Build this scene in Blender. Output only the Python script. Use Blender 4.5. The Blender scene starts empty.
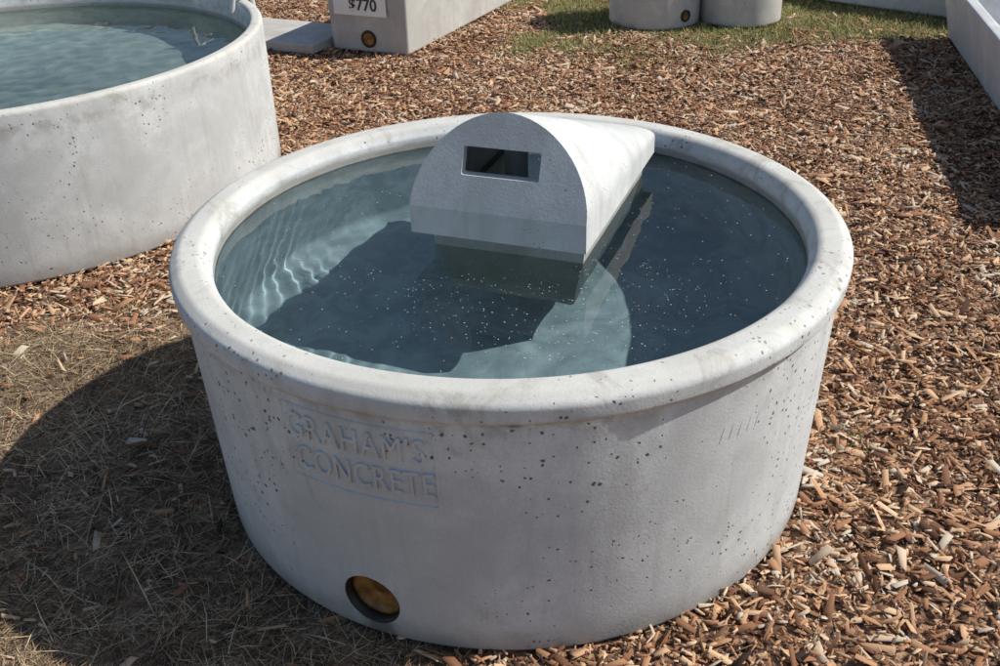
import bpy, bmesh, math, numpy as np
from mathutils import Vector, Matrix
rng=np.random.default_rng(7)
sc=bpy.context.scene
MNEE=True
# ---------------------------------------------------------------- camera
CH,CD,CT,CP,CR,CF=2.0053,2.7323,.529,-.0132,-.0349,1027.08
fw=np.array([math.sin(CP)*math.cos(CT),math.cos(CP)*math.cos(CT),-math.sin(CT)])
r0=np.array([math.cos(CP),-math.sin(CP),0.]);u0=np.cross(r0,fw)
cr=math.cos(CR)*r0+math.sin(CR)*u0; cu=-math.sin(CR)*r0+math.cos(CR)*u0
cd=bpy.data.cameras.new("camera");co=bpy.data.objects.new("camera",cd);sc.collection.objects.link(co);sc.camera=co
cd.sensor_width=36;cd.lens=36*CF/1000;cd.clip_end=5000;cd.clip_start=.05
co.matrix_world=Matrix(((cr[0],cu[0],-fw[0],0),(cr[1],cu[1],-fw[1],-CD),(cr[2],cu[2],-fw[2],CH),(0,0,0,1)))
# ---------------------------------------------------------------- light
AZ=math.radians(3);EL=math.radians(47)
sv=Vector((math.cos(EL)*math.cos(AZ),math.cos(EL)*math.sin(AZ),math.sin(EL)))
sl=bpy.data.lights.new("sun","SUN");sl.energy=5.0;sl.angle=math.radians(.5);sl.color=(1,.95,.86)
so=bpy.data.objects.new("sun",sl);sc.collection.objects.link(so);so.rotation_mode='QUATERNION'
so.rotation_quaternion=sv.to_track_quat('Z','Y');so.location=(5,0,6)
if MNEE: sl.cycles.is_caustics_light=True
w=bpy.data.worlds.new("World");sc.world=w;w.use_nodes=True
nt=w.node_tree;bg=nt.nodes["Background"];sk=nt.nodes.new("ShaderNodeTexSky");sk.sky_type='NISHITA';sk.sun_disc=False
sk.sun_elevation=EL;sk.sun_rotation=math.radians(90)-AZ;sk.air_density=1;sk.dust_density=1
nt.links.new(sk.outputs[0],bg.inputs[0]);bg.inputs[1].default_value=.10
sc.view_settings.view_transform='Standard';sc.view_settings.look='None';sc.view_settings.exposure=0
# ---------------------------------------------------------------- helpers
class NB:
    def __init__(s,name):
        s.m=bpy.data.materials.new(name);s.m.use_nodes=True;s.t=s.m.node_tree;s.n=s.t.nodes
        s.b=s.n["Principled BSDF"];s.o=s.n["Material Output"]
    def L(s,a,b): s.t.links.new(a,b)
    def N(s,k,**kw):
        n=s.n.new("ShaderNode"+k)
        for a,v in kw.items(): setattr(n,a,v)
        return n
    def setin(s,n,i,v):
        if isinstance(v,bpy.types.NodeSocket): s.L(v,n.inputs[i])
        elif v is not None: n.inputs[i].default_value=v
    def math(s,op,a,b=None,c=None,clamp=False):
        n=s.N("Math",operation=op,use_clamp=clamp)
        s.setin(n,0,a);s.setin(n,1,b);s.setin(n,2,c);return n.outputs[0]
    def mr(s,v,a,b,c=0,d=1,smooth=True):
        n=s.N("MapRange");n.interpolation_type='SMOOTHSTEP' if smooth else 'LINEAR'
        s.L(v,n.inputs[0])
        for i,q in enumerate((a,b,c,d)): s.setin(n,i+1,q)
        return n.outputs[0]
    def noise(s,vec,scale,det=4,rough=.55,dist=0):
        n=s.N("TexNoise");n.inputs['Scale'].default_value=scale;n.inputs['Detail'].default_value=det
        n.inputs['Roughness'].default_value=rough;n.inputs['Distortion'].default_value=dist
        if vec is not None: s.L(vec,n.inputs['Vector'])
        return n.outputs['Fac']
    def ramp(s,v,pts,interp='LINEAR'):
        n=s.N("ValToRGB");e=n.color_ramp;e.interpolation=interp
        while len(e.elements)<len(pts): e.elements.new(.5)
        for el,(p,c) in zip(e.elements,pts): el.position=p;el.color=(*c,1) if len(c)==3 else c
        s.L(v,n.inputs[0]);return n.outputs[0]
    def mix(s,f,a,b,mode='MIX'):
        n=s.N("Mix",data_type='RGBA',blend_type=mode)
        s.setin(n,0,f)
        for i,q in ((6,a),(7,b)):
            if isinstance(q,tuple): n.inputs[i].default_value=(*q,1)
            else: s.L(q,n.inputs[i])
        return n.outputs[2]
    def coord(s): return s.N("TexCoord").outputs['Object']
    def sep(s,v):
        n=s.N("SeparateXYZ");s.L(v,n.inputs[0]);return n.outputs
    def vm(s,op,a,b):
        n=s.N("VectorMath",operation=op)
        for i,q in enumerate((a,b)):
            if isinstance(q,tuple): n.inputs[i].default_value=q
            elif q is not None: s.L(q,n.inputs[i])
        return n
    def bump(s,h,st=.3,d=.01):
        n=s.N("Bump");n.inputs['Strength'].default_value=st;n.inputs['Distance'].default_value=d;s.L(h,n.inputs['Height'])
        return n.outputs[0]
def concrete(name,base=(.56,.56,.55),pits=1.,H=None,water=None,seed=0.,stain=1.,drips=()):
    s=NB(name);c0=s.coord()
    mp=s.N("Mapping");mp.inputs['Location'].default_value=(seed,seed*1.7,seed*.6);s.L(c0,mp.inputs[0]);c=mp.outputs[0]
    big=s.noise(c,2.2,3,.6,.6);mid=s.noise(c,11,4,.65);fine=s.noise(c,150,2,.6)
    col=s.mix(s.mr(big,.3,.7),tuple(x*.80 for x in base),tuple(min(.9,x*1.08) for x in base))
    col=s.mix(s.mr(mid,.38,.72,0,.6),col,tuple(x*y for x,y in zip(base,(.76,.75,.73))))
    col=s.mix(s.mr(fine,.3,.7,0,.26),col,tuple(x*.55 for x in base))
    mv=s.N("Mapping");mv.inputs['Scale'].default_value=(9,9,.8);s.L(c,mv.inputs[0])
    run=s.noise(mv.outputs[0],1.6,3,.65);col=s.mix(s.mr(run,.50,.76,0,.42*stain),col,tuple(x*y for x,y in zip(base,(.62,.60,.56))))
    bl=s.noise(c,4.5,5,.72,1.);col=s.mix(s.mr(bl,.59,.74,0,.36*stain),col,(.27,.235,.18))
    dens=s.mr(big,.38,.62,.2,1.)
    tot=None
    dv=s.N("TexNoise");dv.inputs['Scale'].default_value=90;dv.inputs['Detail'].default_value=1;s.L(c,dv.inputs['Vector'])
    va=s.N("VectorMath",operation='MULTIPLY_ADD')
    s.L(dv.outputs['Color'],va.inputs[0]);va.inputs[1].default_value=(.009,)*3;s.L(c,va.inputs[2])
    for sca,rad,th in ((30,.45,.75),(78,.62,.67)):
        v=s.N("TexVoronoi");v.inputs['Scale'].default_value=sca;s.L(va.outputs[0],v.inputs['Vector'])
        rc=s.sep(v.outputs['Color'])[0]
        t=s.math('MULTIPLY',s.math('MAXIMUM',s.math('SUBTRACT',rc,th),0),s.math('MULTIPLY',dens,rad*1.8*pits))
        p=s.mr(s.math('SUBTRACT',t,v.outputs['Distance']),0,.07)
        tot=p if tot is None else s.math('MAXIMUM',tot,p)
    col=s.mix(s.math('MULTIPLY',tot,.9),col,(.075,.07,.065))
    rough=s.mr(mid,.3,.7,.72,.9)
    if H is not None:
        z=s.sep(c0)[2]
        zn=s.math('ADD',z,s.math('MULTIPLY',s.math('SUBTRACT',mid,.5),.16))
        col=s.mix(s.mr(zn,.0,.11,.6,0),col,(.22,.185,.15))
        col=s.mix(s.mr(z,H-.03,H-.004,0,.5),col,(.50,.475,.415))
        rimst=s.math('MULTIPLY',s.mr(z,H-.07,H-.03),s.mr(bl,.52,.66,0,.45))
        col=s.mix(rimst,col,(.30,.28,.235))
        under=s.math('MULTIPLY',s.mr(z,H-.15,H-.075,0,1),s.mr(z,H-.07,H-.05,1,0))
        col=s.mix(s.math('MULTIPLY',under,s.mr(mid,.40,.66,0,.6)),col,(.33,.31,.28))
    for (px,py,pz,sx_,sz_) in drips:
        d=s.vm('MULTIPLY',s.vm('SUBTRACT',c0,(px,py,pz)).outputs[0],(1/sx_,1/sx_,1/sz_))
        L_=s.vm('LENGTH',d.outputs[0],None).outputs['Value']
        L_=s.math('ADD',L_,s.math('MULTIPLY',s.math('SUBTRACT',mid,.5),1.2))
        col=s.mix(s.mr(L_,.35,1.,.75,0),col,(.10,.09,.075))
    if water is not None:
        sx=s.sep(c0);rr=s.math('SQRT',s.math('ADD',s.math('MULTIPLY',sx[0],sx[0]),s.math('MULTIPLY',sx[1],sx[1])))
        R_in,zw=water
        ins=s.math('MULTIPLY',s.math('LESS_THAN',rr,R_in),s.math('GREATER_THAN',z,.02))
        zz=s.math('ADD',z,s.math('MULTIPLY',s.math('SUBTRACT',mid,.5),.03))
        wet=s.math('MULTIPLY',ins,s.mr(zz,zw+.012,zw+.035,1,0))
        col=s.mix(s.math('MULTIPLY',wet,.65),col,(.13,.125,.10))
        deep=s.math('MULTIPLY',ins,s.mr(zz,zw-.03,zw-.01,1,0))
        alg=s.mix(s.mr(bl,.35,.65),(.35,.39,.36),(.57,.60,.55))
        col=s.mix(s.math('MULTIPLY',deep,.85),col,alg)
    s.L(col,s.b.inputs['Base Color']);s.L(rough,s.b.inputs['Roughness'])
    h=s.math('ADD',s.math('MULTIPLY',tot,-1.),s.math('MULTIPLY',fine,.16))
    s.L(s.bump(h,.65,.006),s.b.inputs['Normal'])
    return s.m
def flat(name,col,rough=.6,var=.15,sc_=20,bump=.1):
    s=NB(name);c=s.coord();n=s.noise(c,sc_,3)
    s.L(s.mix(s.mr(n,.3,.7),tuple(x*(1-var) for x in col),tuple(min(1,x*(1+var)) for x in col)),s.b.inputs['Base Color'])
    s.b.inputs['Roughness'].default_value=rough;s.L(s.bump(n,bump,.003),s.b.inputs['Normal']);return s.m
def link(ob,parent=None):
    sc.collection.objects.link(ob)
    if parent: ob.parent=parent
    return ob
def mesh(name,V,F,mat=None,smooth=True,parent=None):
    me=bpy.data.meshes.new(name);me.from_pydata([tuple(v) for v in V],[],[tuple(f) for f in F]);me.update()
    if smooth: me.polygons.foreach_set("use_smooth",[True]*len(me.polygons))
    if mat: me.materials.append(mat)
    return link(bpy.data.objects.new(name,me),parent)
def empty(name,loc=(0,0,0),rz=0):
    e=bpy.data.objects.new(name,None);sc.collection.objects.link(e);e.location=loc;e.rotation_euler[2]=rz;e.empty_display_size=.2;return e
def lathe(name,prof,seg,mat,parent=None,wob=0.):
    V=[];F=[];n=len(prof)
    ph=rng.uniform(0,6.28,6)
    for i in range(seg):
        a=2*math.pi*i/seg
        for (r,z) in prof:
            k=1+wob*(math.sin(3*a+ph[0])+.6*math.sin(5*a+ph[1]+z*4)+.3*math.sin(11*a+ph[2]))
            V.append((r*k*math.cos(a),r*k*math.sin(a),z+wob*.8*math.sin(4*a+ph[3])*(1 if z>.3 else 0)))
    for i in range(seg):
        j=(i+1)%seg
        for k in range(n):
            l=(k+1)%n
            F.append((i*n+k,j*n+k,j*n+l,i*n+l))
    return mesh(name,V,F,mat,True,parent)
def rounded(pts,sub=5):
    out=[];n=len(pts)
    for i,(r,z,q) in enumerate(pts):
        if q<=0: out.append((r,z));continue
        p=np.array([r,z]);a=np.array(pts[i-1][:2]);b=np.array(pts[(i+1)%n][:2])
        da=(a-p)/np.linalg.norm(a-p);db=(b-p)/np.linalg.norm(b-p)
        ang=math.acos(np.clip(da@db,-1,1));t=q/math.tan(ang/2)
        cen=p+(da+db)/np.linalg.norm(da+db)*q/math.sin(ang/2)
        s_=p+da*t-cen;e_=p+db*t-cen
        a0=math.atan2(s_[1],s_[0]);a1=math.atan2(e_[1],e_[0]);d=(a1-a0+math.pi)%(2*math.pi)-math.pi
        for k in range(sub+1):
            aa=a0+d*k/sub;out.append((cen[0]+q*math.cos(aa),cen[1]+q*math.sin(aa)))
    return out
def box(name,sx,sy,sz,mat,parent=None,loc=(0,0,0),bev=.01):
    bm=bmesh.new();bmesh.ops.create_cube(bm,size=1)
    for v in bm.verts: v.co=Vector((v.co.x*sx,v.co.y*sy,(v.co.z+.5)*sz))
    if bev>0: bmesh.ops.bevel(bm,geom=bm.edges[:],offset=bev,segments=3,profile=.5,affect='EDGES')
    me=bpy.data.meshes.new(name);bm.to_mesh(me);bm.free()
    if mat: me.materials.append(mat)
    ob=bpy.data.objects.new(name,me);link(ob,parent);ob.location=loc;return ob
def boolean(ob,cutter):
    m=ob.modifiers.new("b","BOOLEAN");m.operation='DIFFERENCE';m.object=cutter;m.solver='EXACT'
    dg=bpy.context.evaluated_depsgraph_get();dg.update()
    me=bpy.data.meshes.new_from_object(ob.evaluated_get(dg))
    ob.modifiers.clear();ob.data=me;bpy.data.objects.remove(cutter)
def cyl(name,r,depth,mat,seg=48,parent=None):
    bm=bmesh.new();bmesh.ops.create_cone(bm,cap_ends=True,segments=seg,radius1=r,radius2=r,depth=depth)
    me=bpy.data.meshes.new(name);bm.to_mesh(me);bm.free()
    if mat: me.materials.append(mat)
    return link(bpy.data.objects.new(name,me),parent)
# ---------------------------------------------------------------- water
def water_mat(name,tint):
    s=NB(name);s.n.remove(s.b)
    fr=s.N("Fresnel");fr.inputs[0].default_value=1.333
    rf=s.N("BsdfRefraction");rf.inputs['Color'].default_value=(*tint,1);rf.inputs['IOR'].default_value=1.333;rf.inputs['Roughness'].default_value=0
    gl=s.N("BsdfGlossy");gl.inputs['Roughness'].default_value=0.0;gl.inputs['Color'].default_value=(1,1,1,1)
    mx=s.N("MixShader");s.L(fr.outputs[0],mx.inputs[0]);s.L(rf.outputs[0],mx.inputs[1]);s.L(gl.outputs[0],mx.inputs[2])
    s.L(mx.outputs[0],s.o.inputs['Surface']);return s.m
WM=water_mat("water",(.67,.79,.87))
WM2=water_mat("water_large",(.70,.79,.78))
def water(name,r,z,parent,cx,cy,amp=.0010,k0=70,nr=150,ns=300,bg_=.22,mat=None,d0=0.,fo=2.2):
    V=[(0,0,0)];F=[]
    rr=r*np.linspace(1/nr,1,nr);a=np.linspace(0,2*np.pi,ns,endpoint=False)
    A,Rr=np.meshgrid(a,rr);X=Rr*np.cos(A);Y=Rr*np.sin(A)
    d=np.hypot(X-cx,Y-cy)
    Z=amp*np.sin(d*k0+.9*np.sin(X*9+Y*3)+.7*np.sin(Y*8+X*4))*np.exp(-((d-d0)*fo)**2)*(.65+.35*np.sin(Y*13+X*5))
    for k in range(14):
        th=rng.uniform(0,6.28);wl=rng.uniform(.08,.30);Z+=.00055*bg_*(wl/.15)*np.sin((X*math.cos(th)+Y*math.sin(th))*6.283/wl+rng.uniform(0,6.28))
    X=X.ravel();Y=Y.ravel();Z=Z.ravel()
    V+=list(zip(X,Y,Z))
    for j in range(ns): F.append((0,1+j,1+(j+1)%ns))
    for i in range(nr-1):
        b=1+i*ns;c=b+ns
        for j in range(ns):
            k=(j+1)%ns;F.append((b+j,c+j,c+k,b+k))
    ob=mesh(name,V,F,mat or WM,True,parent);ob.location=(0,0,z)
    if MNEE: ob.cycles.is_caustics_caster=True
    return ob
# ---------------------------------------------------------------- main round trough
H=.8026
tr=empty("round_concrete_water_trough")
HR=.080
ha=math.radians(-90-24.4);hd=Vector((math.cos(ha),math.sin(ha),0));hz=.118
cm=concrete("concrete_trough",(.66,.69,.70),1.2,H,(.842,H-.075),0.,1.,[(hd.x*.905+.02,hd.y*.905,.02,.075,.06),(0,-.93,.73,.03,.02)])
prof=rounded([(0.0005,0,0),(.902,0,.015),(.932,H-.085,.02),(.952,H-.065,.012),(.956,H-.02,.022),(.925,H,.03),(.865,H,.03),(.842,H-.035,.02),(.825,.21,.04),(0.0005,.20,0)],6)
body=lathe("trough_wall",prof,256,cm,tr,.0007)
ct=cyl("cut",HR,.30,None,64)
ct.matrix_world=Matrix.Translation(hd*(.905+.08)+Vector((0,0,hz)))@hd.to_track_quat('Z','Y').to_matrix().to_4x4()
boolean(body,ct)
body.data.polygons.foreach_set("use_smooth",[True]*len(body.data.polygons))
body.data.set_sharp_from_angle(angle=math.radians(40))
am=flat("amber_plastic",(.24,.115,.03),.35,.6,20,.4)
dm=flat("dark_rubber",(.022,.017,.012),.5)
def bung(parent,pos,d,r):
    rot=d.to_track_quat('Z','Y').to_matrix().to_4x4()
    a=lathe("outlet_plug",[(.0005,-.006),(r*.96,-.006),(r*.96,.002),(r*.80,.006),(r*.76,.001),(r*.30,-.001),(.0005,.001)],48,am,parent);a.matrix_local=Matrix.Translation(pos-d*.034)@rot
    b=lathe("outlet_sleeve",[(r*.94,-.03),(r*.992,-.03),(r*.992,.022),(r*.94,.022)],48,dm,parent);b.matrix_local=Matrix.Translation(pos-d*.026)@rot
bung(tr,hd*.905+Vector((0,0,hz)),hd,HR)
water("trough_water",.845,H-.075,tr,-1.05,-.05,.00042,115,150,300,.2,None,.62,3.4)
ns_=900;a=rng.uniform(0,6.283,ns_);q=.82*np.sqrt(rng.uniform(0,1,ns_));V=[];F=[]
for i in range(ns_):
    x_,y_=q[i]*math.cos(a[i]),q[i]*math.sin(a[i]);r_=rng.uniform(.0007,.0018)
    if rng.uniform()<.35: x_=x_*.5+.1;y_=y_*.35-.4
    b=len(V);o_=rng.uniform(0,6.28)
    for k in range(5): V.append((x_+r_*math.cos(o_+k*1.2566)*rng.uniform(.7,1.2),y_+r_*math.sin(o_+k*1.2566)*rng.uniform(.7,1.2),H-.0730))
    F.append(tuple(range(b,b+5)))
mesh("floating_dust",V,F,flat("pollen_dust",(.62,.62,.58),.9,.2),False,tr)
def wall_r(z): return .902+(.03)*(z/(H-.085))
def lettering(txt,size,a_left,ztop,width,name,ext=.0042,off=-.0012,shear=0,base=.0008):
    cu_=bpy.data.curves.new(name,'FONT');cu_.body=txt;cu_.size=size;cu_.extrude=ext;cu_.bevel_depth=.001;cu_.offset=off;cu_.space_character=1.1;cu_.shear=shear
    o=bpy.data.objects.new(name,cu_);sc.collection.objects.link(o)
    dg=bpy.context.evaluated_depsgraph_get();dg.update();me=bpy.data.meshes.new_from_object(o.evaluated_get(dg));bpy.data.objects.remove(o)
    bm=bmesh.new();bm.from_mesh(me);bmesh.ops.triangulate(bm,faces=bm.faces[:])
    xs=[v.co.x for v in bm.verts];k=width/(max(xs)-min(xs));x0=min(xs);yt=max(v.co.y for v in bm.verts)
    for v in bm.verts:
        z=ztop-(yt-v.co.y);rr=wall_r(z)+v.co.z+base
        a=math.radians(-90+a_left)+((v.co.x-x0)*k)/.92
        v.co=Vector((rr*math.cos(a),rr*math.sin(a),z))
    bm.to_mesh(me);bm.free();me.materials.clear();me.materials.append(cm)
    link(bpy.data.objects.new(name,me),tr)
lettering("GRAHAM'S",.10,-34.5,.675,.355,"cast_lettering_top")
lettering("CONCRETE",.10,-33.5,.578,.355,"cast_lettering_bottom")
lettering("11111",.075,31,.60,.13,"cast_marks",.0012,-.0038,.35,-.0008)
def strip(a0,z0,a1,z1,w,name):
    V=[];F=[];n=24
    for i in range(n+1):
        t=i/n;a=math.radians(-90+a0+(a1-a0)*t);z=z0+(z1-z0)*t
        for (dz,dr) in ((-w,-.002),(-w*.4,.0032),(w*.4,.0032),(w,-.002)):
            if abs(a1-a0)>.1: rr=wall_r(z+dz)+dr;V.append((rr*math.cos(a),rr*math.sin(a),z+dz))
            else:
                aa=a+dz/.92;rr=wall_r(z)+dr;V.append((rr*math.cos(aa),rr*math.sin(aa),z))
    for i in range(n):
        for k in range(3): F.append((i*4+k,i*4+4+k,i*4+5+k,i*4+1+k))
    mesh(name,V,F,cm,True,tr)
strip(-11,.688,-11,.485,.0028,"cast_border_side")
strip(-35.5,.688,-35.5,.485,.0028,"cast_border_side_2");strip(-35.3,.478,-11.2,.478,.0026,"cast_border_bottom");strip(-35.3,.693,-11.2,.693,.0022,"cast_border_top")
# ---------------------------------------------------------------- float valve cover
cvm=concrete("concrete_cover",(.61,.63,.63),.6,None,None,5.,1.1)
W2=.255;D=.80;zb=H-.003
cw=Vector((.48,-.18,0)).normalized()
org=Vector((-.035,-.18,zb))
cov=empty("float_valve_cover",org,math.atan2(cw.y,cw.x))
def cover_solid(name,inset,mat):
    w2=W2-inset;n=32;V=[];F=[]
    band=.082;arch=.252-inset;lean=.42;zl=-.02 if inset else 0.
    P=[(w2,0.0,zl),(w2,0.,band)]
    for i in range(1,n):
        a=math.pi*i/n;c,s=math.cos(a),math.sin(a)
        u=w2*math.copysign(abs(c)**1.06,c);z=band+arch*abs(s)**1.06
        P.append((u,lean*(z-band),z))
    P+=[(-w2,0.,band),(-w2,0.,zl)]
    f=[np.array([p[0],p[1]+inset,p[2]]) for p in P]
    hb=.085-inset;P=[(w2,0,zl),(w2,0,hb*.55)]
    for i in range(1,n):
        a=math.pi*i/n;c,s=math.cos(a),math.sin(a)
        P.append((w2*math.copysign(abs(c)**.5,c),0,hb*(.55+.45*abs(s)**.6)))
    P+=[(-w2,0,hb*.55),(-w2,0,zl)]
    b=[np.array([p[0],D-inset,p[2]]) for p in P]
    K=16;m=len(f)
    for k in range(K+1):
        t=k/K
        for p,q in zip(f,b): V.append(tuple(p*(1-t)+q*t))
    for k in range(K):
        for i in range(m):
            j=(i+1)%m
            F.append((k*m+i,(k+1)*m+i,(k+1)*m+j,k*m+j))
    F.append((0,1,m-2,m-1));F.append(tuple(range(1,m-1)));F.append(tuple(reversed(range(K*m,K*m+m))))
    bm=bmesh.new();bv=[bm.verts.new(v) for v in V]
    for fc in F: bm.faces.new([bv[i] for i in fc])
    bmesh.ops.recalc_face_normals(bm,faces=bm.faces[:])
    me=bpy.data.meshes.new(name);bm.to_mesh(me);bm.free()
    if mat: me.materials.append(mat)
    return link(bpy.data.objects.new(name,me))
sh=cover_solid("cover_shell",0,cvm);inn=cover_solid("inn",.03,None);boolean(sh,inn)
sb=box("slot",.222,.3,.072,None,None,(.0,.09,.172),.006);boolean(sh,sb)
sh.data.polygons.foreach_set("use_smooth",[True]*len(sh.data.polygons))
sh.data.set_sharp_from_angle(angle=math.radians(16))
bv=sh.modifiers.new("bev","BEVEL");bv.width=.005;bv.segments=3;bv.limit_method='ANGLE';bv.angle_limit=math.radians(35)
bv.harden_normals=True
sh.parent=cov
pvc=flat("white_pvc",(.62,.62,.58),.4,.06)
vp=cyl("valve_pipe",.035,.36,pvc,24,cov);vp.location=(-.06,.34,.05)
va_=cyl("valve_arm",.012,.26,dm,16,cov);va_.location=(.04,.42,.15);va_.rotation_euler=(0,math.radians(82),0)
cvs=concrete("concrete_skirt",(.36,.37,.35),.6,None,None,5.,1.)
def skirt():
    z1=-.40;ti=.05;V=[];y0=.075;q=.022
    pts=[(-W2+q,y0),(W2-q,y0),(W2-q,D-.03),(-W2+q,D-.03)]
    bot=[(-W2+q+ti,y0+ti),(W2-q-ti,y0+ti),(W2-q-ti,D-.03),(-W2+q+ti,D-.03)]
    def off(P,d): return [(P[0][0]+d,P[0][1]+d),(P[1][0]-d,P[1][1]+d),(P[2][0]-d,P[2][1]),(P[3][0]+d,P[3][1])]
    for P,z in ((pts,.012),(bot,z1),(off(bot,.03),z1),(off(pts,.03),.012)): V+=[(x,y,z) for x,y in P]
    F=[]
    for a,b in ((0,4),(4,8),(8,12),(12,0)):
        for i in (3,0,1): F.append((a+i,b+i,b+(i+1)%4,a+(i+1)%4))
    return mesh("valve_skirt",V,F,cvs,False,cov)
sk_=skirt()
# ---------------------------------------------------------------- large trough at left
LC=(-2.62,2.50);LR=1.38;HL=.755
lt=empty("round_concrete_water_trough.001",(LC[0],LC[1],0))
lm=concrete("concrete_large_trough",(.64,.66,.66),1.1,HL,(LR-.06,HL-.14),8.)
prof=rounded([(0.0005,0,0),(LR,0,.015),(LR+.002,HL-.05,0),(LR+.003,HL,.02),(LR-.06,HL,.02),(LR-.09,.2,.03),(0.0005,.19,0)],5)
lb=lathe("trough_wall",prof,300,lm,lt,.0005)
water("trough_water",LR-.058,HL-.14,lt,.3,-.2,.0005,60,150,300,.3,WM2)
if MNEE:
    for o in (body,sk_,sh,lb): o.cycles.is_caustics_receiver=True
def pipe(a,b,r,name,par,mat):
    a=Vector(a);b=Vector(b);o=cyl(name,r,(b-a).length,mat,20,par);o.matrix_local=Matrix.Translation((a+b)/2)@(b-a).to_track_quat('Z','Y').to_matrix().to_4x4();return o
pf=empty("white_pipe_bracket",(0,0,0))
for i,az in enumerate((30,54)):
    ca,sa=math.cos(math.radians(az)),math.sin(math.radians(az))
    P=lambda r,z:(LC[0]+r*ca,LC[1]+r*sa,z)
    pipe(P(LR-.10,HL-.06),P(LR-.075,HL+.05),.013,"pipe_inner_%d"%i,pf,pvc)
    pipe(P(LR-.09,HL+.045),P(LR+.03,HL+.045),.013,"pipe_bridge_%d"%i,pf,pvc)
    pipe(P(LR+.02,HL+.05),P(LR+.03,HL-.14),.013,"pipe_outer_%d"%i,pf,pvc)
# ---------------------------------------------------------------- rectangular troughs
def rect_trough(name,lx,ly,h,mat,loc,rz,t=.07,flare=.06):
    e=empty(name,(loc[0],loc[1],0),rz)
    V=[];F=[]
    def ring(hx,hy,z): V.extend([(-hx,-hy,z),(hx,-hy,z),(hx,hy,z),(-hx,hy,z)])
    x,y=lx/2,ly/2
    ring(x-flare,y-flare,0);ring(x,y,h-.005);ring(x-t,y-t,h);ring(x-t-flare,y-t-flare,.1)
    for k in range(3):
        for i in range(4): j=(i+1)%4;F.append((k*4+i,k*4+j,k*4+4+j,k*4+4+i))
    F.append((12,13,14,15));F.append((3,2,1,0))
    o=mesh("trough_wall",V,F,mat,False,e)
    b=o.modifiers.new("bev","BEVEL");b.width=.018;b.segments=3
    return e
m1=concrete("concrete_block_trough",(.57,.56,.53),.8,None,None,3.)
m2=concrete("concrete_side_trough",(.63,.65,.66),.6,None,None,11.)
fdir=np.array([.905,-.425]);bdir=np.array([.425,.905])
cen=np.array([-.68,4.68])-fdir*.34+bdir*1.0
bt=rect_trough("rectangular_concrete_trough",.68,2.0,.62,m1,cen,math.atan2(fdir[1],fdir[0]),.07,.02)
rd=Vector((0,-1,0));RQ=rd.to_track_quat('Z','Y').to_matrix().to_4x4()
rg=lathe("outlet_sleeve",[(.045,-.01),(.062,-.01),(.062,.010),(.045,.010)],32,dm,bt);rg.matrix_local=Matrix.Translation((0,-.985,.10))@RQ
pl=cyl("outlet_plug",.048,.01,am,32,bt);pl.matrix_local=Matrix.Translation((0,-.986,.10))@RQ
wh=flat("white_card",(.82,.82,.80),.5,.03,5,.02);ink=flat("ink",(.03,.03,.04),.5)
ps=empty("price_sign",(0,0,0))
ps.matrix_world=Matrix.Translation((cen[0],cen[1],0))@Matrix.Rotation(math.atan2(fdir[1],fdir[0]),4,'Z')@Matrix.Translation((-.04,-1.012,.27))
cb=box("card",.44,.006,.33,wh,ps,(0,0,0),.001)
def sign_text(t,size,z,x=0):
    c=bpy.data.curves.new("price_text",'FONT');c.body=t;c.size=size;c.align_x='CENTER';c.extrude=.001;c.offset=.002;c.materials.append(ink)
    o=bpy.data.objects.new("price_text",c);link(o,ps);o.rotation_euler=(math.pi/2,0,0);o.location=(x,-.0055,z)
sign_text("$770",.115,.04,.03);sign_text("1000 L",.08,.2)
st=rect_trough("rectangular_concrete_trough.001",1.15,3.4,.44,m2,(0,0),0,.075,.10)
sd=np.array([.2,.98]);sd/=np.linalg.norm(sd);e1=np.array([3.24,4.75]);nrm=np.array([sd[1],-sd[0]])
c_=e1-sd*1.6+nrm*.455;st.location=(c_[0],c_[1],0);st.rotation_euler[2]=math.atan2(sd[1],sd[0])-math.pi/2
ft=rect_trough("rectangular_concrete_trough.002",2.4,.9,.42,m2,(0,0),0,.07,.04)
fd=np.array([.73,-.68]);fd/=np.linalg.norm(fd);mid=np.array([2.62,5.92])+fd*.8;nb=np.array([-fd[1],fd[0]]);c_=mid+nb*.5
ft.location=(c_[0],c_[1],0);ft.rotation_euler[2]=math.atan2(fd[1],fd[0])
for i,(x,y,r,hh) in enumerate(((1.2,5.57,.355,.72),(1.87,5.53,.315,.70))):
    t_=empty("round_concrete_tank" if i==0 else "round_concrete_tank.001",(x,y,0))
    pr=rounded([(.01,0,0),(r,0,.012),(r,hh,.02),(r-.05,hh,.02),(r-.055,.08,.02),(.01,.08,0)],4)
    lathe("tank_wall",pr,96,concrete("concrete_tank",(.60,.59,.57),.7,None,None,14.+i*3),t_)
    if i==0:
        d=Vector((.55,-.83,0)).normalized();Q=d.to_track_quat('Z','Y').to_matrix().to_4x4()
        rg=lathe("outlet_sleeve",[(.030,-.01),(.045,-.01),(.045,.010),(.030,.010)],32,dm,t_);rg.matrix_local=Matrix.Translation(d*r+Vector((0,0,.09)))@Q
        pl=cyl("outlet_plug",.034,.010,am,32,t_);pl.matrix_local=Matrix.Translation(d*(r-.002)+Vector((0,0,.09)))@Q
sm=concrete("concrete_slab",(.50,.48,.45),.5,None,None,21.)
sb_=box("concrete_slab",1.5,.62,.07,sm,None,(-1.95,5.42,0),.01);sb_.rotation_euler[2]=math.atan2(fdir[1],fdir[0])
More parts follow.
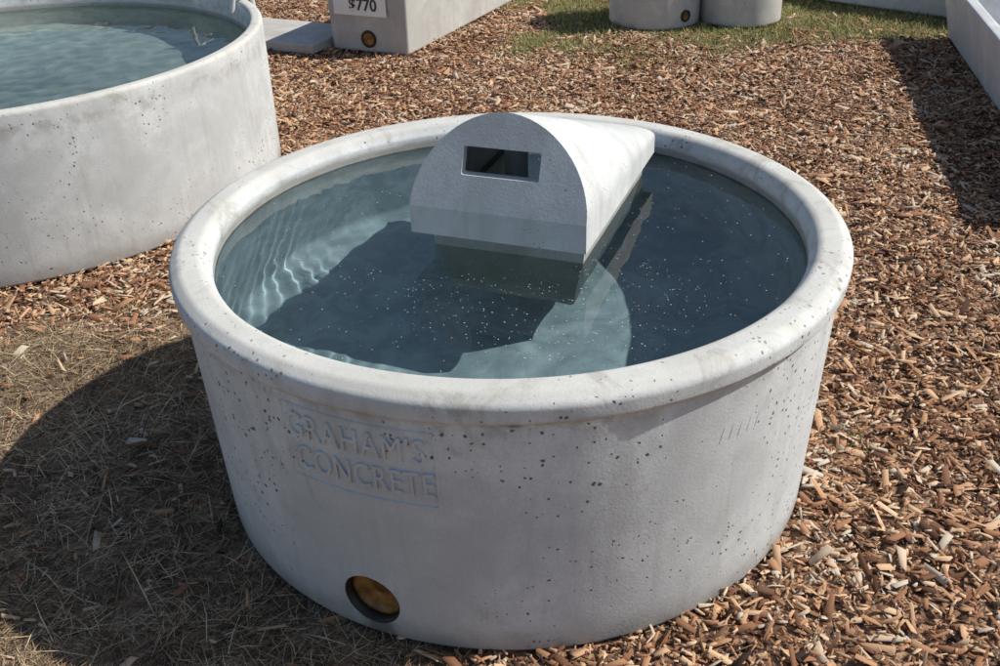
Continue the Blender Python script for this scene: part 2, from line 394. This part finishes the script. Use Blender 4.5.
# ---------------------------------------------------------------- ground
def fbm(x,y,f,seed=0):
    r=np.random.default_rng(seed);v=0*x
    for k in range(10):
        th=r.uniform(0,6.28);ff=f*r.uniform(.6,2.2);v=v+np.sin((x*math.cos(th)+y*math.sin(th))*ff+r.uniform(0,6.28)+1.3*np.sin((y*math.cos(th)-x*math.sin(th))*ff*.7))
    return v/4
def straw(x,y):
    n=fbm(x,y,3.,3)*.18+fbm(x,y,11.,4)*.10
    a=np.clip((.05-x+n-(.55*np.clip(y+.6,0,3)))/.35,0,1)
    b=np.clip((1.02-y+n-.10*(x+1.5))/.30,0,1)
    return a*b
def grass(x,y):
    n=fbm(x,y,2.2,5)*.25+fbm(x,y,9.,6)*.22
    return np.clip((y-4.45-.10*x+n)/.6,0,1)*np.clip((x-.1+n)/.4,0,1)*np.clip((8.2-y+n)/.6,0,1)
def zh(x,y): return .008*fbm(x,y,2.5,8)+.004*fbm(x,y,9,9)
def axis(a,b,st):
    core=np.arange(a,b+1e-6,st);g=[];s=st;p=b
    while p<2500: s*=1.35;p+=s;g.append(p)
    g2=[];s=st;p=a
    while p>-2500: s*=1.35;p-=s;g2.append(p)
    return np.array(g2[::-1]+list(core)+g)
xa=axis(-6,6,.06);ya=axis(-3,10,.06)
X,Y=np.meshgrid(xa,ya);nx,ny=len(xa),len(ya)
fall=np.clip(1-(np.hypot(X,Y-3)-9)/5,0,1)
Z=zh(X,Y)*fall-.012
Vv=np.stack([X.ravel(),Y.ravel(),Z.ravel()],-1)
idx=np.arange(nx*ny).reshape(ny,nx)
Fq=np.stack([idx[:-1,:-1],idx[:-1,1:],idx[1:,1:],idx[1:,:-1]],-1).reshape(-1,4)
def fastmesh(name,V,F,mat,smooth=False):
    me=bpy.data.meshes.new(name);k=F.shape[1]
    me.vertices.add(len(V));me.vertices.foreach_set("co",V.astype(np.float32).ravel())
    me.loops.add(F.size);me.loops.foreach_set("vertex_index",F.astype(np.int32).ravel())
    me.polygons.add(len(F));me.polygons.foreach_set("loop_start",np.arange(0,F.size,k,dtype=np.int32))
    me.update(calc_edges=True);me.validate()
    if smooth: me.polygons.foreach_set("use_smooth",np.ones(len(F),dtype=bool))
    me.materials.append(mat);return link(bpy.data.objects.new(name,me))
s=NB("ground_soil");c=s.coord()
at=s.N("Attribute",attribute_name="straw").outputs['Fac'];ag=s.N("Attribute",attribute_name="grass").outputs['Fac']
v=s.N("TexVoronoi");v.inputs['Scale'].default_value=70;s.L(c,v.inputs['Vector'])
bark=s.ramp(s.sep(v.outputs['Color'])[0],[(0,(.05,.03,.02)),(.4,(.17,.088,.050)),(.75,(.31,.175,.10)),(1,(.45,.31,.19))])
n1=s.noise(c,38,3,.7);n2=s.noise(c,5,2)
soil=s.mix(s.mr(n1,.3,.7),(.05,.034,.024),(.28,.19,.12));soil=s.mix(s.mr(n2,.46,.7,0,.5),soil,(.43,.32,.215))
gr=s.mix(s.mr(n1,.3,.7),(.13,.12,.045),(.35,.29,.14))
col=s.mix(at,bark,soil);col=s.mix(ag,col,gr)
s.L(col,s.b.inputs['Base Color']);s.b.inputs['Roughness'].default_value=.95
s.L(s.bump(n1,1.,.02),s.b.inputs['Normal'])
gd=fastmesh("ground",Vv,Fq,s.m,True)
for nm,fn in (("straw",straw),("grass",grass)):
    a=gd.data.attributes.new(nm,'FLOAT','POINT');a.data.foreach_set("value",fn(X,Y).ravel().astype(np.float32))
ex=[(0,0,.90),(LC[0],LC[1],LR-.01),(1.2,5.57,.34),(1.87,5.53,.30)]
def keep(x,y):
    k=np.ones(len(x),bool)
    for a,b,r in ex: k&=np.hypot(x-a,y-b)>r
    return k
def island_mat(name,pts,rough=.85,vary=None):
    s=NB(name);g=s.N("NewGeometry");f=g.outputs['Random Per Island']
    if vary:
        n=s.noise(s.coord(),1.7,2,.6)
        f=s.math('ADD',f,s.mr(n,.3,.7,-vary,vary),clamp=True)
    s.L(s.ramp(f,pts,'LINEAR'),s.b.inputs['Base Color']);s.b.inputs['Roughness'].default_value=rough
    s.b.inputs['Specular IOR Level'].default_value=.25
    return s.m
def chips(x,y,lmed,sig,zoff,wr=(.12,.46),tk=(.0008,.0030)):
    n=len(x)
    L=rng.lognormal(math.log(lmed),sig,n).clip(.006,.085)/2
    Wd=np.clip(L*rng.uniform(wr[0],wr[1],n),.0016,.012);T=rng.uniform(tk[0],tk[1],n)
    tmpl=np.array([[-1,-1,-1],[1,-.8,-1],[1,.7,-1],[-1,1,-1],[-.93,-.85,1],[.9,-.7,1],[.97,.5,1],[-1,.8,1]],float)
    P=np.repeat(tmpl[None],n,0)
    P[:,:,0:2]+=rng.uniform(-.36,.36,(n,8,2));P[:,4:,0:2]=P[:,:4,0:2]*rng.uniform(.8,1,(n,4,2))
    P[:,4:,2]+=rng.uniform(-.7,.4,(n,4))
    P[:,:,0]*=L[:,None];P[:,:,1]*=Wd[:,None];P[:,:,2]*=T[:,None]
    yaw=rng.uniform(0,6.283,n);pi_=rng.normal(0,.25,n);ro=rng.normal(0,.5,n)
    def rot(P,a,i,j):
        c,s_=np.cos(a)[:,None],np.sin(a)[:,None];A,B=P[:,:,i].copy(),P[:,:,j].copy();P[:,:,i]=c*A-s_*B;P[:,:,j]=s_*A+c*B
    rot(P,ro,1,2);rot(P,pi_,0,2);rot(P,yaw,0,1)
    P[:,:,0]+=x[:,None];P[:,:,1]+=y[:,None]
    P[:,:,2]+=(zh(x,y)-.012+T+L*np.abs(np.sin(pi_))*.6+rng.uniform(0,zoff,n))[:,None]
    F=np.array([[4,5,6,7],[0,1,5,4],[1,2,6,5],[2,3,7,6],[3,0,4,7]])
    return P.reshape(-1,3),(F[None]+8*np.arange(n)[:,None,None]).reshape(-1,4)
barkm=island_mat("bark_chips",[(0,(.035,.021,.015)),(.13,(.14,.066,.038)),(.34,(.31,.150,.080)),(.58,(.45,.255,.145)),(.80,(.60,.42,.265)),(1,(.50,.44,.36))],.85,.12)
N=270000
x=rng.uniform(-4,5,N);y=rng.uniform(-1.7,7.5,N)
pk=np.clip(1.1-straw(x,y)*1.04,.06,1)*np.clip(1-grass(x,y)*.94,0,1)
m=keep(x,y)&(rng.uniform(0,1,N)<pk)&(np.abs(x)<2.2+.42*(y+1.7));x,y=x[m],y[m]
V1,F1=chips(x,y,.0225,.58,.020)
ck=fastmesh("bark_mulch",V1,F1,barkm)
def blades(x,y,lmin,lmax,wd,up,bend=.3):
    n=len(x);L=rng.uniform(lmin,lmax,n);yaw=rng.uniform(0,6.283,n);el=np.abs(rng.normal(up[0],up[1],n))
    dx,dy=np.cos(yaw),np.sin(yaw);w_=rng.uniform(.5,1,n)*wd
    z0=zh(x,y)-.012+.002
    P=np.zeros((n,6,3));px,py=-dy*w_,dx*w_
    for k,t in enumerate((0,.5,1.)):
        e=el*(1-bend*t);kx=x+dx*L*t*np.cos(e)+rng.normal(0,.004,n)*(t>0);ky=y+dy*L*t*np.cos(e)+rng.normal(0,.004,n)*(t>0)
        kz=z0+L*t*np.sin(e)+rng.uniform(0,.006,n)
        ww=(1,.8,.15)[k]
        P[:,2*k,0]=kx-px*ww;P[:,2*k,1]=ky-py*ww;P[:,2*k,2]=kz
        P[:,2*k+1,0]=kx+px*ww;P[:,2*k+1,1]=ky+py*ww;P[:,2*k+1,2]=kz
    F=np.array([[0,1,3,2],[2,3,5,4]])
    return P.reshape(-1,3),(F[None]+6*np.arange(n)[:,None,None]).reshape(-1,4)
strm=island_mat("dry_straw",[(0,(.04,.027,.018)),(.36,(.16,.105,.06)),(.74,(.43,.31,.18)),(1,(.72,.58,.38))],.85,.12)
N=90000
x=rng.uniform(-3.2,.6,N);y=rng.uniform(-1.8,1.6,N);m=keep(x,y)&(rng.uniform(0,1,N)<straw(x,y)*.95+.03);x,y=x[m],y[m]
V2,F2=blades(x,y,.02,.10,.0013,(.12,.28))
N=9000
x=rng.uniform(-3.2,.8,N);y=rng.uniform(-1.8,1.6,N);m=keep(x,y)&(rng.uniform(0,1,N)<straw(x,y)*.95+.04);x,y=x[m],y[m]
V2b,F2b=blades(x,y,.08,.20,.0021,(.12,.25),.6)
fastmesh("dry_straw",np.r_[V2,V2b],np.r_[F2,F2b+len(V2)],strm)
grm=island_mat("grass_blades",[(0,(.07,.11,.025)),(.4,(.17,.19,.06)),(.7,(.38,.34,.14)),(1,(.54,.46,.24))])
N=150000
x=rng.uniform(0,4.5,N);y=rng.uniform(4.0,8.0,N);m=keep(x,y)&(rng.uniform(0,1,N)<grass(x,y));x,y=x[m],y[m]
xt=[];yt=[]
for (a,b,k,r_) in ((-1.28,.93,60,.05),(-1.62,1.05,40,.05),(1.02,.30,40,.04),(1.08,.55,30,.04),(2.5,2.6,60,.07),(2.65,3.0,50,.06),(1.1,-.05,25,.03)):
    xt+=list(rng.normal(a,r_,k));yt+=list(rng.normal(b,r_,k))
x=np.r_[x,xt];y=np.r_[y,yt]
V3,F3=blades(x,y,.02,.06,.0025,(.8,.4),.2);fastmesh("grass",V3,F3,grm)
